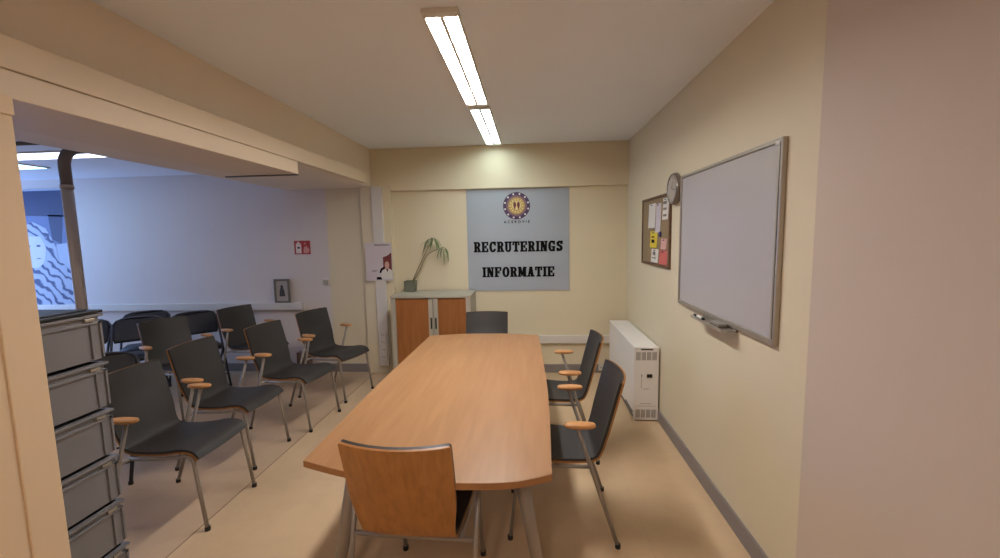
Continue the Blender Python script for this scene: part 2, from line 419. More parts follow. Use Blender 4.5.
def make_armchair(label, group, loc, rz):
    t = thing('armchair', label, 'chair', loc, rz, group)
    autosmooth(obj('shell', shell_bm(-0.0045, 0.0045, 0.0), M['ply'], t))
    autosmooth(obj('upholstery', shell_bm(0.0047, 0.019, 0.0015, 1, 1), M['uph'], t))
    for s in (-1, 1):
        bm = bmesh.new()
        path = [(0.262, s*0.205, 0.012), (0.213, s*0.196, 0.385)] + [tuple(p) for p in spline([(0.210, s*0.195, 0.400), (0.196, s*0.194, 0.417), (0.17, s*0.193, 0.423)], 3)] + \
               [(0.03, s*0.193, 0.409), (-0.160, s*0.193, 0.404)]
        tube(bm, path, 0.0105, 10)
        lg = obj('front_leg', bm, M['tube'], t, True)
        obj('rubber_foot', disc(bmesh.new(), (0.263, s*0.205, 0.0), 2, 0.014, 0.022, 12), M['foot'], lg)
        bm = bmesh.new()
        a = Vector((-0.288, s*0.243, 0.012)); b = Vector((-0.082, s*0.262, 0.650))
        tube(bm, [a, a.lerp(b, 0.5), b], 0.0105, 10)
        lg = obj('rear_leg', bm, M['tube'], t, True)
        obj('rubber_foot', disc(bmesh.new(), (-0.289, s*0.243, 0.0), 2, 0.014, 0.022, 12), M['foot'], lg)
        n = 28; bm = bmesh.new(); rings = []
        for k, (sc, z) in enumerate(((0.80, 0.648), (0.97, 0.652), (1.0, 0.660), (0.95, 0.668), (0.75, 0.671))):
            rings.append([bm.verts.new((-0.095 + math.copysign(abs(math.cos(2*PI*i/n))**0.8, math.cos(2*PI*i/n))*0.078*sc,
                          s*0.262 + math.copysign(abs(math.sin(2*PI*i/n))**0.8, math.sin(2*PI*i/n))*0.03*sc, z)) for i in range(n)])
        for A, C in zip(rings, rings[1:]):
            for i in range(n): bm.faces.new((A[i], A[(i+1) % n], C[(i+1) % n], C[i]))
        bm.faces.new(rings[0][::-1]); bm.faces.new(rings[-1])
        obj('armrest', bm, M['pad'], t, True)
    bm = bmesh.new(); tube(bm, [(-0.160, -0.2545, 0.405), (-0.160, 0.2545, 0.405)], 0.0095, 10)
    obj('crossbar', bm, M['tube'], t, True)
    return t

G1 = 'black upholstered plywood armchairs'
D = math.radians
ch = make_armchair('armchair with its bare plywood back to the viewer at near table end', G1, (-0.468, 1.69, 0), D(87.5))
ch.scale = (1.035, 0.985, 1.035)
for loc, rz, lab in [
    ((0.14, 2.275, 0), 180, 'black armchair at the right side of the table, the nearer of two'),
    ((0.165, 3.07, 0), 180, 'black armchair at the right side of the table, beside the white heater'),
    ((-0.432, 3.75, 0), -90, 'black armchair at the far table end under the grey banner'),
    ((-2.075, 2.26, 0), 1, 'black armchair right beside the stack of grey crates'),
    ((-2.205, 2.875, 0), -1, 'second black armchair from the crates in the front row facing the table'),
    ((-2.075, 3.475, 0), -8, 'third black armchair from the crates in the front row facing the table'),
    ((-2.01, 4.12, 0), -17, 'black armchair by the far pilaster, below the wall poster with sockets'),
    ((-3.05, 4.38, 0), -16, 'black armchair in the second row below the small grey picture frame'),
    ((-3.27, 3.66, 0), -20, 'black armchair in the second row in front of the folding chairs')]:
    dup(ch, loc, D(rz), lab, G1).scale = (1, 1, 1)

# ------------------------------------------------------------------ folding chairs
def make_folding(label, group, loc, rz):
    t = thing('folding_chair', label, 'chair', loc, rz, group)
    bm = bmesh.new(); hw = 0.215
    path = [(0.24, -hw, 0.012), (0.0, -hw, 0.40), (-0.135, -hw, 0.62), (-0.19, -hw, 0.71)]
    top = [(-0.205, -hw+0.005, 0.74), (-0.222, -hw+0.03, 0.775), (-0.232, -hw+0.08, 0.795), (-0.236, -0.06, 0.802), (-0.236, 0.06, 0.802),
           (-0.232, hw-0.08, 0.795), (-0.222, hw-0.03, 0.775), (-0.205, hw-0.005, 0.74)]
    path = path + top + [(x, -y, z) for x, y, z in path[::-1]]
    tube(bm, path, 0.0115, 10)
    obj('main_frame', bm, M['fold_tube'], t, True)
    for s in (-1, 1):
        bm = bmesh.new()
        tube(bm, [(-0.27, s*0.192, 0.012), (-0.04, s*0.192, 0.26), (0.13, s*0.192, 0.415)], 0.010, 10)
        lg = obj('rear_leg', bm, M['fold_tube'], t, True)
        obj('rubber_foot', disc(bmesh.new(), (-0.271, s*0.192, 0.0), 2, 0.014, 0.022, 12), M['foot'], lg)
        obj('rubber_foot', disc(bmesh.new(), (0.241, s*hw, 0.0), 2, 0.014, 0.022, 12), M['foot'], t)
    bm = bmesh.new()
    tube(bm, [(-0.19, -0.19, 0.10), (-0.19, 0.19, 0.10)], 0.008, 8); tube(bm, [(0.17, -hw, 0.125), (0.17, hw, 0.125)], 0.008, 8)
    obj('stretcher', bm, M['fold_tube'], t, True)
    # curved back cushion, rounded at the top
    bm = bmesh.new(); nu, nv = 9, 17; g = [[], []]
    for k, off in enumerate((-0.012, 0.014)):
        for i in range(nu):
            f = i/(nu-1); z = 0.565 + 0.232*f; x0 = -0.105 - 0.565*(z-0.565)
            w = 0.203*(1 - 0.30*max(0, (f-0.62)/0.38)**2.2) * (1 - 0.06*max(0, (0.2-f)/0.2)**2)
            g[k].append([bm.verts.new((x0 + off - 0.018*(1-(-1+2*j/(nv-1))**2), w*(-1+2*j/(nv-1)), z)) for j in range(nv)])
    for i in range(nu-1):
        for j in range(nv-1):
            bm.faces.new((g[0][i][j], g[0][i+1][j], g[0][i+1][j+1], g[0][i][j+1])); bm.faces.new((g[1][i][j], g[1][i][j+1], g[1][i+1][j+1], g[1][i+1][j]))
        for j in (0, nv-1): bm.faces.new((g[0][i][j], g[1][i][j], g[1][i+1][j], g[0][i+1][j]))
    for i in (0, nu-1):
        for j in range(nv-1): bm.faces.new((g[0][i][j], g[0][i][j+1], g[1][i][j+1], g[1][i][j]))
    obj('backrest', bm, M['fold_black'], t, True)
    bm = bmesh.new()
    ol2 = [(-0.17, -0.16), (-0.15, -0.19), (0.12, -0.2), (0.19, -0.17), (0.215, -0.1), (0.22, 0.0), (0.215, 0.1), (0.19, 0.17), (0.12, 0.2), (-0.15, 0.19), (-0.17, 0.16)]
    prism(bm, ol2, 2, 0.418, 0.452)
    bmesh.ops.bevel(bm, geom=list(bm.edges), offset=0.008, segments=2, affect='EDGES')
    obj('seat', bm, M['fold_black'], t, True)
    return t
G2 = 'black folding chairs along the far wall'
fc = make_folding('black folding chair against the far wall, behind another folding chair', G2, (-4.33, 4.33, 0), D(-55))
for loc, rz, lab in [
    ((-4.08, 3.98, 0), -55, 'black folding chair with another folding chair close behind its back'),
    ((-3.66, 4.30, 0), -42, 'black folding chair behind the second row black armchair near the wall trunking'),
    ((-4.52, 3.78, 0), -62, 'black folding chair at far left, partly hidden by the grey crates'),
    ((-2.98, 2.55, 0), -58, 'black folding chair closest to the crates, only its rounded back showing')]:
    dup(fc, loc, D(rz), lab, G2)

# ------------------------------------------------------------------ crates
def make_crate(label, loc):
    t = thing('storage_crate', label, 'crate', loc, 0, 'grey plastic crates')
    X0, X1, Y0, Y1, h, w = -0.20, 0.20, -0.30, 0.30, 0.208, 0.006
    bm = bmesh.new(); d = 0.013
    box(bm, (X0+d, Y0+d, 0.006), (X1-d, Y1-d, 0.012))
    for x in (X0+d, X1-d-w): box(bm, (x, Y0+d, 0.006), (x+w, Y1-d, h))
    for y in (Y0+d, Y1-d-w): box(bm, (X0+d, y, 0.006), (X1-d, y+w, h))
    for y in (Y0+0.006, Y1-0.055, ):
        for x0, x1 in ((X0+0.005, X0+0.02), (X1-0.02, X1-0.005)):
            box(bm, (x0, y, 0.012), (x1, y+0.008, h-0.04)); box(bm, (x0, y+0.041, 0.012), (x1, y+0.049, h-0.04))
    for x in (X0+0.03, X1-0.04):
        for y0, y1 in ((Y0+0.004, Y0+0.02), (Y1-0.02, Y1-0.004)): box(bm, (x, y0, 0.012), (x+0.01, y1, h-0.04))
    obj('body', bm, M['crate'], t)
    bm = bmesh.new()
    for z, e in ((h-0.014, 0.0), (h-0.046, 0.005)):
        for x in (X0+e, X1-e-0.02): box(bm, (x, Y0+e, z), (x+0.02, Y1-e, z+0.012), 0.002)
        for y in (Y0+e, Y1-e-0.02): box(bm, (X0+e, y, z), (X1-e, y+0.02, z+0.012), 0.002)
    obj('rim', bm, M['crate'], t)
    bm = bmesh.new()
    box(bm, (X1-0.022, 0.222, h-0.031), (X1-0.0005, 0.262, h-0.017), 0.002)  # small bright block added to stand in for the glint on the rim
    obj('rim_glint', bm, M['alu'], t)
    return t
CX, CY, PIT = -2.09, 1.405, 0.2175
names = ['lowest grey crate of the stack beside the door jamb', 'second grey crate from the floor in the tall stack',
         'third grey crate from the floor in the tall stack', 'third grey crate from the top of the tall stack',
         'second grey crate from the top of the tall stack', 'topmost grey crate of the stack, closed with a black lid']
cr = make_crate(names[0], (CX, CY, 0))
for k in range(1, 6):
    c = dup(cr, (CX, CY, PIT*k), 0, names[k])
    if k == 5:
        bm = bmesh.new(); box(bm, (-0.204, -0.304, 0.209), (0.196, 0.304, 0.222), 0.003); box(bm, (-0.17, -0.27, 0.222), (0.16, 0.27, 0.228), 0.003)
        obj('lid', bm, M['black'], c)

# ------------------------------------------------------------------ tambour cabinet and plant
t = thing('tambour_cabinet', 'low grey cabinet with two brown wood-look shutter doors behind the table', 'cabinet', (-1.05, 4.55, 0))
def L(lo, hi, bev=0.0, o=(-1.05, 4.55, 0)): return B([a-b for a, b in zip(lo, o)], [a-b for a, b in zip(hi, o)], bev)
CX0, CX1, CYF, CYB, CZ = -1.490, -0.632, 4.33, 4.76, 0.985
bm = bmesh.new()
o_ = (-1.05, 4.55, 0)
def LB(bm, lo, hi, bev=0.0): return box(bm, [a-b for a, b in zip(lo, o_)], [a-b for a, b in zip(hi, o_)], bev)
LB(bm, (CX0, CYF, 0.02), (CX0+0.05, CYB, CZ-0.028)); LB(bm, (CX1-0.05, CYF, 0.02), (CX1, CYB, CZ-0.028))
LB(bm, (CX0+0.05, CYB-0.015, 0.02), (CX1-0.05, CYB, CZ-0.028)); LB(bm, (CX0+0.05, CYF, 0.02), (CX1-0.05, CYB-0.015, 0.06))
obj('carcass', bm, M['cab'], t)
obj('top', L((CX0-0.004, CYF-0.006, CZ-0.028), (CX1+0.004, CYB+0.002, CZ), 0.003), M['cab'], t)
obj('plinth', L((CX0+0.03, CYF+0.03, 0), (CX1-0.03, CYB-0.01, 0.02)), M['black'], t)
for a, b, hx in ((CX0+0.052, -1.086, -1.057), (-0.984, CX1-0.016-0.036, -1.008)):
    d = obj('door', L((a, CYF+0.012, 0.062), (b, CYF+0.026, CZ-0.034)), M['tambour'], t)
    s0, s1 = (b, b+0.048) if hx < -1.03 else (a-0.048, a)
    st = obj('stile', L((s0, CYF+0.004, 0.062), (s1, CYF+0.026, CZ-0.034), 0.003), M['cab'], d)
    d2 = obj('handle', L((hx-0.009, CYF-0.001, 0.625), (hx+0.009, CYF+0.0038, 0.745), 0.002), M['black'], d)
t = thing('potted_plant', 'small leaning plant with drooping leaves in a grey-green pot', 'plant', (-1.36, 4.66, CZ))
bm = bmesh.new(); n = 4
def sq(r, z): return [bm.verts.new((sx*r, sy*r, z)) for sx, sy in ((-1, -1), (1, -1), (1, 1), (-1, 1))]
R = [sq(0.052, 0.001), sq(0.060, 0.125), sq(0.052, 0.125), sq(0.050, 0.105)]
bm.faces.new(R[0]); 
for A, C in zip(R, R[1:]):
    for k in range(4): bm.faces.new((A[k], A[(k+1) % 4], C[(k+1) % 4], C[k]))
bm.faces.new(R[3]); obj('pot', bm, M['pot'], t)
obj('soil', B((-0.049, -0.049, 0.105), (0.049, 0.049, 0.112)), M['soil'], t)
def leaf(bm, base, d, ln, wd, droop):
    d = Vector(d).normalized(); side = d.cross(Vector((0, 0, 1)))
    side = side.normalized() if side.length > 0.1 else Vector((0, 1, 0)); p = Vector(base); n = 8; prev = None
    for i in range(n+1):
        f = i/n; w = wd*math.sin(PI*min(1, 0.12+f*0.88))*0.5 + 0.0006
        r = [bm.verts.new(p + side*w), bm.verts.new(p + Vector((0, 0, -w*0.35))), bm.verts.new(p - side*w)]
        if prev:
            bm.faces.new((prev[0], prev[1], r[1], r[0])); bm.faces.new((prev[1], prev[2], r[2], r[1]))
        prev = r; d = (d + Vector((0, 0, -droop))).normalized(); p = p + d*(ln/n)
stems = [spline([(0.02, 0, 0.11), (0.09, -0.01, 0.25), (0.20, -0.01, 0.46), (0.275, 0, 0.60)], 6), spline([(0.03, 0.01, 0.11), (0.11, 0.02, 0.25), (0.21, 0.02, 0.42), (0.39, 0.01, 0.50)], 6)]
for k, s in enumerate(stems):
    bm = bmesh.new(); tube(bm, s, [0.007-0.004*i/len(s) for i in range(len(s))], 8); st = obj('stem', bm, M['stem'], t, True)
    bm = bmesh.new(); e = s[-1]
    N = 13 if k == 0 else 11
    for i in range(N):
        a = 2*PI*i/N + random.uniform(-0.3, 0.3)
        leaf(bm, e - Vector((0, 0, random.uniform(0, 0.05))), (math.cos(a)*0.7+(0.15 if k == 0 else 0.2), math.sin(a)*0.6, random.uniform(0.1, 0.7)), random.uniform(0.12, 0.21), 0.017, random.uniform(0.42, 0.62))
    if k == 0:
        for i in range(4):
            leaf(bm, s[-5+i], (random.uniform(-0.8, -0.2), random.uniform(-0.5, 0.5), 0.3), 0.18, 0.016, 0.36)
    o = obj('leaves', bm, M['leaf'], t, True)

# ------------------------------------------------------------------ banner with emblem and slab lettering
def poly_face(bm, pts, y, th=0.0012):
    prism(bm, pts, 1, y-th, y)
def stroke(bm, pts, w, y):
    P = [Vector((a, b)) for a, b in pts]; Lf, Rt = [], []
    for i, p in enumerate(P):
        d = (P[min(i+1, len(P)-1)] - P[max(i-1, 0)]).normalized(); nr = Vector((-d.y, d.x))*w/2
        Lf.append(p+nr); Rt.append(p-nr)
    for i in range(len(P)-1):
        poly_face(bm, [tuple(Lf[i]), tuple(Lf[i+1]), tuple(Rt[i+1]), tuple(Rt[i])], y)
def glyph(bm, c, x, z, w, h, y):
    def r(a, b, cc, d): poly_face(bm, [(x+a*w, z+b*h), (x+cc*w, z+b*h), (x+cc*w, z+d*h), (x+a*w, z+d*h)], y)
    def p(*pts): poly_face(bm, [(x+a*w, z+b*h) for a, b in pts], y)
    def arc(cu, cv, ro, oro, ri, ori, a0, a1):
        n = 14
        for k in range(n):
            t0 = D(a0+(a1-a0)*k/n); t1 = D(a0+(a1-a0)*(k+1)/n)
            p((cu+ro*math.cos(t0), cv+oro*math.sin(t0)), (cu+ro*math.cos(t1), cv+oro*math.sin(t1)), (cu+ri*math.cos(t1), cv+ori*math.sin(t1)), (cu+ri*math.cos(t0), cv+ori*math.sin(t0)))
    S = 0.15
    if c in 'RE F'.replace(' ', ''): r(0.09, 0, 0.38, 1)
    if c == 'E':
        r(0, 1-S, 0.94, 1); r(0, 0, 0.94, S); r(0.38, 0.43, 0.62, 0.57); r(0.58, 0.34, 0.68, 0.66); r(0.78, 0.64, 0.94, 1); r(0.78, 0, 0.94, 0.36)
    elif c == 'F':
        r(0, 1-S, 0.94, 1); r(0, 0, 0.54, S); r(0.38, 0.43, 0.62, 0.57); r(0.58, 0.34, 0.68, 0.66); r(0.78, 0.62, 0.94, 1)
    elif c == 'R':
        r(0, 0, 0.47, S); r(0, 1-S, 0.5, 1); r(0.38, 0.44, 0.52, 0.57); arc(0.50, 0.72, 0.40, 0.28, 0.13, 0.13, -90, 90); p((0.46, 0.46), (0.74, 0.50), (0.90, 0.1), (0.62, 0.1)); r(0.60, 0, 1.0, S)
    elif c in 'CG':
        arc(0.50, 0.5, 0.48, 0.52, 0.19, 0.37, 40, 320); r(0.78, 0.62, 0.93, 1)
        if c == 'G': r(0.50, 0.36, 1.0, 0.49); r(0.66, 0, 0.92, 0.45)
        else: p((0.70, 0.30), (0.94, 0.34), (0.86, 0.14), (0.66, 0.1))
    elif c == 'U':
        r(0.09, 0.3, 0.36, 1); r(0.66, 0.3, 0.88, 1); r(0, 1-S, 0.46, 1); r(0.56, 1-S, 1, 1); arc(0.485, 0.3, 0.395, 0.32, 0.15, 0.17, 180, 360)
    elif c == 'T':
        r(0.36, 0, 0.64, 1); r(0.02, 1-S, 0.98, 1); r(0.02, 0.62, 0.17, 1); r(0.83, 0.62, 0.98, 1); r(0.22, 0, 0.78, S)
    elif c == 'I':
        r(0.22, 0, 0.78, 1); r(0, 0, 1, S); r(0, 1-S, 1, 1)
    elif c == 'N':
        r(0.09, 0, 0.27, 1); r(0.72, 0, 0.90, 1); p((0.09, 1), (0.40, 1), (0.90, 0), (0.60, 0)); r(0, 0, 0.38, S); r(0, 1-S, 0.3, 1); r(0.60, 1-S, 1, 1)
    elif c == 'S':
        stroke(bm, [(x+a*w, z+b*h) for a, b in [(0.80, 0.72), (0.66, 0.88), (0.42, 0.90), (0.22, 0.78), (0.24, 0.63), (0.46, 0.53), (0.68, 0.44), (0.76, 0.27), (0.62, 0.11), (0.38, 0.09), (0.18, 0.26)]], h*0.21, y)
        r(0.76, 0.66, 0.90, 1); r(0.08, 0, 0.22, 0.34)
    elif c == 'O':
        arc(0.5, 0.5, 0.5, 0.52, 0.2, 0.36, 0, 360)
    elif c == 'M':
        r(0.07, 0, 0.24, 1); r(0.72, 0, 0.94, 1); p((0.07, 1), (0.34, 1), (0.58, 0.1), (0.42, 0.1)); p((0.66, 1), (0.94, 1), (0.58, 0.1), (0.44, 0.1)); r(0, 0, 0.33, S); r(0.64, 0, 1, S); r(0, 1-S, 0.3, 1); r(0.7, 1-S, 1, 1)
    elif c == 'A':
        p((0.10, 0), (0.28, 0), (0.60, 1), (0.36, 1)); p((0.60, 0), (0.92, 0), (0.66, 1), (0.36, 1)); r(0.28, 0.24, 0.72, 0.37); r(-0.02, 0, 0.38, S); r(0.52, 0, 1.02, S)
def word(bm, s, x0, x1, z0, z1, y, gap=0.16, wI=0.5, wM=1.2):
    ws = [wI if c == 'I' else wM if c == 'M' else 1.0 for c in s]
    tot = sum(ws) + gap*(len(s)-1); u = (x1-x0)/tot; x = x0
    for c, w in zip(s, ws):
        glyph(bm, c, x, z0, w*u, z1-z0, y); x += (w+gap)*u

BC = (-0.138, YB-0.003, 1.55)
t = thing('wall_banner', 'grey recruitment banner with round emblem and black lettering on far wall', 'banner', BC)
def rel(bm):
    bmesh.ops.translate(bm, verts=bm.verts, vec=[-a for a in BC]); return bm
bm = bmesh.new(); nx, nz = 30, 24; BX0, BX1, BZ0, BZ1 = -0.716, 0.440, 0.968, 2.118
fr, bk = [], []
for i in range(nz+1):
    for lst, dy in ((fr, -0.010), (bk, -0.006)):
        lst.append([bm.verts.new((BX0+(BX1-BX0)*j/nx, YB+dy-0.0015*math.sin(j*0.9+i*0.25), BZ0+(BZ1-BZ0)*i/nz)) for j in range(nx+1)])
for i in range(nz):
    for j in range(nx):
        bm.faces.new((fr[i][j], fr[i][j+1], fr[i+1][j+1], fr[i+1][j])); bm.faces.new((bk[i][j], bk[i+1][j], bk[i+1][j+1], bk[i][j+1]))
    for j in (0, nx): bm.faces.new((fr[i][j], fr[i+1][j], bk[i+1][j], bk[i][j]))
for i in (0, nz):
    for j in range(nx): bm.faces.new((fr[i][j], fr[i][j+1], bk[i][j+1], bk[i][j]))
autosmooth(obj('cloth', rel(bm), M['banner'], t))
yF = YB-0.0125
bm = bmesh.new(); [word(bm, 'RECRUTERINGS', -0.640+e, 0.370+e, 1.413, 1.532, yF-0.00008*k) for k, e in enumerate((-0.004, 0.0, 0.004))]
obj('lettering', rel(bm), M['ink'], t)
bm = bmesh.new(); [word(bm, 'INFORMATIE', -0.548+e, 0.272+e, 1.126, 1.242, yF-0.00008*k) for k, e in enumerate((-0.004, 0.0, 0.004))]
obj('lettering', rel(bm), M['ink'], t)
EC = (-0.147, 1.930)
bm = bmesh.new(); ring(bm, EC[0], EC[1], 0.152, 0.116, 1, yF-0.001, yF, 48)
em = obj('emblem', rel(bm), M['purple'], t)
bm = bmesh.new(); ring(bm, EC[0], EC[1], 0.117, 0.094, 1, yF-0.001, yF, 48); obj('inner_ring', rel(bm), mat('mauve_print', (128, 96, 104), 0.6), em)
bm = bmesh.new(); disc(bm, (EC[0], EC[1], yF-0.001), 1, 0.095, 0.001, 40); obj('field', rel(bm), M['gold'], em)
bm = bmesh.new(); disc(bm, (EC[0], EC[1]+0.004, yF-0.002), 1, 0.052, 0.001, 32, 0.048)
for k in range(14):
    a = 2*PI*k/14; c, s = math.cos(a), math.sin(a)
    poly_face(bm, [(EC[0]+c*0.06-s*0.010, EC[1]+s*0.06+c*0.010), (EC[0]+c*0.06+s*0.010, EC[1]+s*0.06-c*0.010), (EC[0]+c*0.088, EC[1]+s*0.088)], yF-0.001, 0.001)
obj('rays', rel(bm), M['gold2'], em)
bm = bmesh.new()
for sx in (-1, 1):
    disc(bm, (EC[0]+sx*0.021, EC[1]+0.012, yF-0.003), 1, 0.017, 0.001, 20, 0.032)
    poly_face(bm, [(EC[0]+sx*0.010, EC[1]-0.02), (EC[0]+sx*0.034, EC[1]-0.012), (EC[0]+sx*0.022, EC[1]-0.045)], yF-0.002, 0.001)
obj('figures', rel(bm), M['maroon'], em)
bm = bmesh.new()
for k in range(12):
    a = 2*PI*(k+0.5)/12; c, s = math.cos(a), math.sin(a)
    disc(bm, (EC[0]+c*0.134, EC[1]+s*0.134, yF-0.002), 1, 0.0105, 0.001, 12)
obj('rosette_band', rel(bm), M['paper'], em)
cu = bpy.data.curves.new('caption', 'FONT'); cu.body = 'ACEROVIE'; cu.size = 0.040; cu.align_x = 'CENTER'; cu.space_character = 1.75; cu.extrude = 0.0004; cu.offset = 0.0010
fo = bpy.data.objects.new('caption_text', cu); COL.objects.link(fo)
me = bpy.data.meshes.new_from_object(fo.evaluated_get(bpy.context.evaluated_depsgraph_get()))
bpy.data.objects.remove(fo); me.materials.clear(); me.materials.append(M['ink'])
cap = bpy.data.objects.new('caption', me); COL.objects.link(cap); cap.parent = t
cap.location = (EC[0]-BC[0], yF-BC[1]-0.0006, 1.738-BC[2]); cap.rotation_euler = (PI/2, 0, 0)

# ------------------------------------------------------------------ storage heater on the right
t = thing('storage_heater', 'long white electric storage heater standing against the right wall', 'heater', (0.965, 4.1, 0))
o_ = (0.965, 4.1, 0)
HX0, HX1, HY0, HY1, HZ = 0.862, 1.066, 3.515, 4.64, 0.645
bm = bmesh.new(); LB(bm, (HX0+0.004, HY0+0.012, 0.025), (HX1, HY1, HZ-0.012), 0.004); obj('casing', bm, M['white_metal'], t)
bm = bmesh.new(); LB(bm, (HX0, HY0, HZ-0.012), (HX1, HY1+0.004, HZ), 0.004); obj('top_cover', bm, M['white_metal'], t)
bm = bmesh.new(); LB(bm, (HX0, HY0, 0.012), (HX1, HY0+0.012, HZ-0.012), 0.003); ep = obj('end_panel', bm, M['white_metal'], t)
for z0, z1 in ((0.535, 0.605), (0.035, 0.105)):
    bm = bmesh.new()
    for k in range(4):
        for j in range(4):
            x = HX0+0.018 + k*0.044 + j*0.0092
            LB(bm, (x, HY0-0.0008, z0), (x+0.0052, HY0+0.002, z1))
    obj('grille', bm, M['grille'], ep)
bm = bmesh.new(); LB(bm, (HX0+0.055, HY0-0.001, 0.622), (HX0+0.155, HY0+0.002, 0.632)); obj('slot', bm, M['slot'], ep)
bm = bmesh.new(); LB(bm, (HX0+0.106, HY0-0.004, 0.384), (HX0+0.152, HY0+0.002, 0.414), 0.002); obj('display', bm, M['black'], ep)
bm = bmesh.new()
LB(bm, (HX0+0.055, HY0-0.0006, 0.155), (HX0+0.145, HY0+0.002, 0.158)); LB(bm, (HX0+0.075, HY0-0.0006, 0.285), (HX0+0.125, HY0+0.002, 0.288))
LB(bm, (HX0+0.060, HY0-0.0006, 0.29), (HX0+0.0625, HY0+0.002, 0.42)); LB(bm, (HX0+0.060, HY0-0.001, 0.395), (HX0+0.070, HY0+0.002, 0.405))
LB(bm, (HX0+0.02, HY0-0.0006, 0.135), (HX0+0.18, HY0+0.002, 0.137))
obj('panel_marks', bm, M['grille'], ep)
bm = bmesh.new(); LB(bm, (HX0-0.003, HY0+0.03, 0.03), (HX0+0.006, HY1-0.02, 0.05)); LB(bm, (HX0-0.002, HY0+0.04, 0.06), (HX0+0.006, HY0+0.3, 0.075)); obj('bottom_rail', bm, M['grille'], t)
for y in (HY0+0.08, HY1-0.12):
    bm = bmesh.new(); LB(bm, (HX0+0.02, y, 0), (HX1-0.02, y+0.05, 0.028)); obj('foot', bm, M['grille'], t)

# ------------------------------------------------------------------ right wall: whiteboard, tray things, clock, cork board
t = thing('whiteboard', 'large blank whiteboard in an aluminium frame on the right wall', 'whiteboard', (XR, 2.47, 1.54))
o_ = (XR, 2.47, 1.54)
WY0, WY1, WZ0, WZ1 = 1.882, 3.085, 1.093, 1.990
bm = bmesh.new(); LB(bm, (XR-0.014, WY0+0.02, WZ0+0.02), (XR-0.004, WY1-0.02, WZ1-0.02)); obj('panel', bm, M['wb'], t)
bm = bmesh.new()
for lo, hi in (((WY0, WZ0), (WY0+0.030, WZ1)), ((WY1-0.018, WZ0), (WY1, WZ1)), ((WY0+0.030, WZ0), (WY1-0.018, WZ0+0.026)), ((WY0+0.030, WZ1-0.020), (WY1-0.018, WZ1))):
    LB(bm, (XR-0.024, lo[0], lo[1]), (XR, hi[0], hi[1]), 0.004)
fr_ = obj('frame', bm, M['alu'], t)
bm = bmesh.new(); LB(bm, (XR-0.0250, WY0+0.011, WZ0+0.03), (XR-0.02, WY0+0.014, WZ1-0.02)); obj('groove', bm, M['slot'], fr_)
bm = bmesh.new(); LB(bm, (XR-0.026, WY0+0.024, WZ1-0.030), (XR-0.015, WY0+0.050, WZ1-0.012), 0.002); obj('corner_clip', bm, M['white_pl'], t)
bm = bmesh.new(); LB(bm, (XR-0.085, 2.235, WZ0-0.022), (XR-0.004, 2.66, WZ0-0.014), 0.002); LB(bm, (XR-0.088, 2.235, WZ0-0.022), (XR-0.082, 2.66, WZ0-0.006), 0.002); LB(bm, (XR-0.012, 2.235, WZ0-0.022), (XR-0.003, 2.66, WZ0+0.004))
obj('pen_tray', bm, M['alu'], t)
def marker(y, x, label, L_=0.135):
    t = thing('marker_pen', label, 'marker', (x, y, WZ0-0.0055))
    bm = bmesh.new(); tube(bm, [(0, -L_/2+0.02, 0), (0, L_/2-0.045, 0)], 0.0082, 12); obj('barrel', bm, M['paper'], t, True)
    bm = bmesh.new(); tube(bm, [(0, L_/2-0.045, 0), (0, L_/2, 0)], [0.0088, 0.0078], 12); obj('cap', bm, M['black'], t, True)
    bm = bmesh.new(); tube(bm, [(0, -L_/2, 0), (0, -L_/2+0.02, 0)], [0.0070, 0.0084], 12); obj('end_plug', bm, M['black'], t, True)
marker(2.585, XR-0.065, 'white whiteboard marker with black cap lying on the pen tray', 0.14)
t = thing('board_eraser', 'small grey board eraser lying on the pen tray next to the marker', 'eraser', (XR-0.05, 2.36, WZ0-0.0135))
bm = bmesh.new(); box(bm, (-0.022, -0.055, 0.0), (0.022, 0.055, 0.008)); obj('felt_pad', bm, M['grille'], t)
bm = bmesh.new(); box(bm, (-0.024, -0.058, 0.008), (0.024, 0.058, 0.024), 0.004); obj('grip', bm, M['alu'], t)

t = thing('wall_clock', 'round grey wall clock between the cork board and the whiteboard', 'clock', (XR, 3.205, 1.915))
bm = bmesh.new(); n = 48; rr = []
for r, x in ((0.100, -0.001), (0.113, -0.012), (0.115, -0.030), (0.108, -0.044), (0.098, -0.047), (0.095, -0.040)):
    rr.append([bm.verts.new((x, math.cos(2*PI*k/n)*r, math.sin(2*PI*k/n)*r)) for k in range(n)])
for A, C in zip(rr, rr[1:]):
    for k in range(n): bm.faces.new((A[k], A[(k+1) % n], C[(k+1) % n], C[k]))
bm.faces.new(rr[0]); obj('rim', bm, M['clockrim'], t, True)
fc_ = obj('face', disc(bmesh.new(), (0, 0, -0.040), 0, 0.096, 0.004, 48), M['clockface'], t)
bm = bmesh.new()
for k in range(12):
    a = 2*PI*k/12; c, s = math.cos(a), math.sin(a)
    prism(bm, [(c*0.078-s*0.002, s*0.078+c*0.002), (c*0.078+s*0.002, s*0.078-c*0.002), (c*0.09+s*0.002, s*0.09-c*0.002), (c*0.09-s*0.002, s*0.09+c*0.002)], 0, -0.0412, -0.040)
obj('hour_marks', bm, M['grille'], fc_)
for ang, ln, w in ((100, 0.055, 0.004), (190, 0.075, 0.003)):
    a = D(ang); c, s = math.cos(a), math.sin(a)
    bm = bmesh.new(); prism(bm, [(-s*w, c*w), (s*w, -c*w), (c*ln+s*w*0.5, s*ln-c*w*0.5), (c*ln-s*w*0.5, s*ln+c*w*0.5)], 0, -0.0435, -0.0425)
    obj('hand', bm, M['grille'], t)

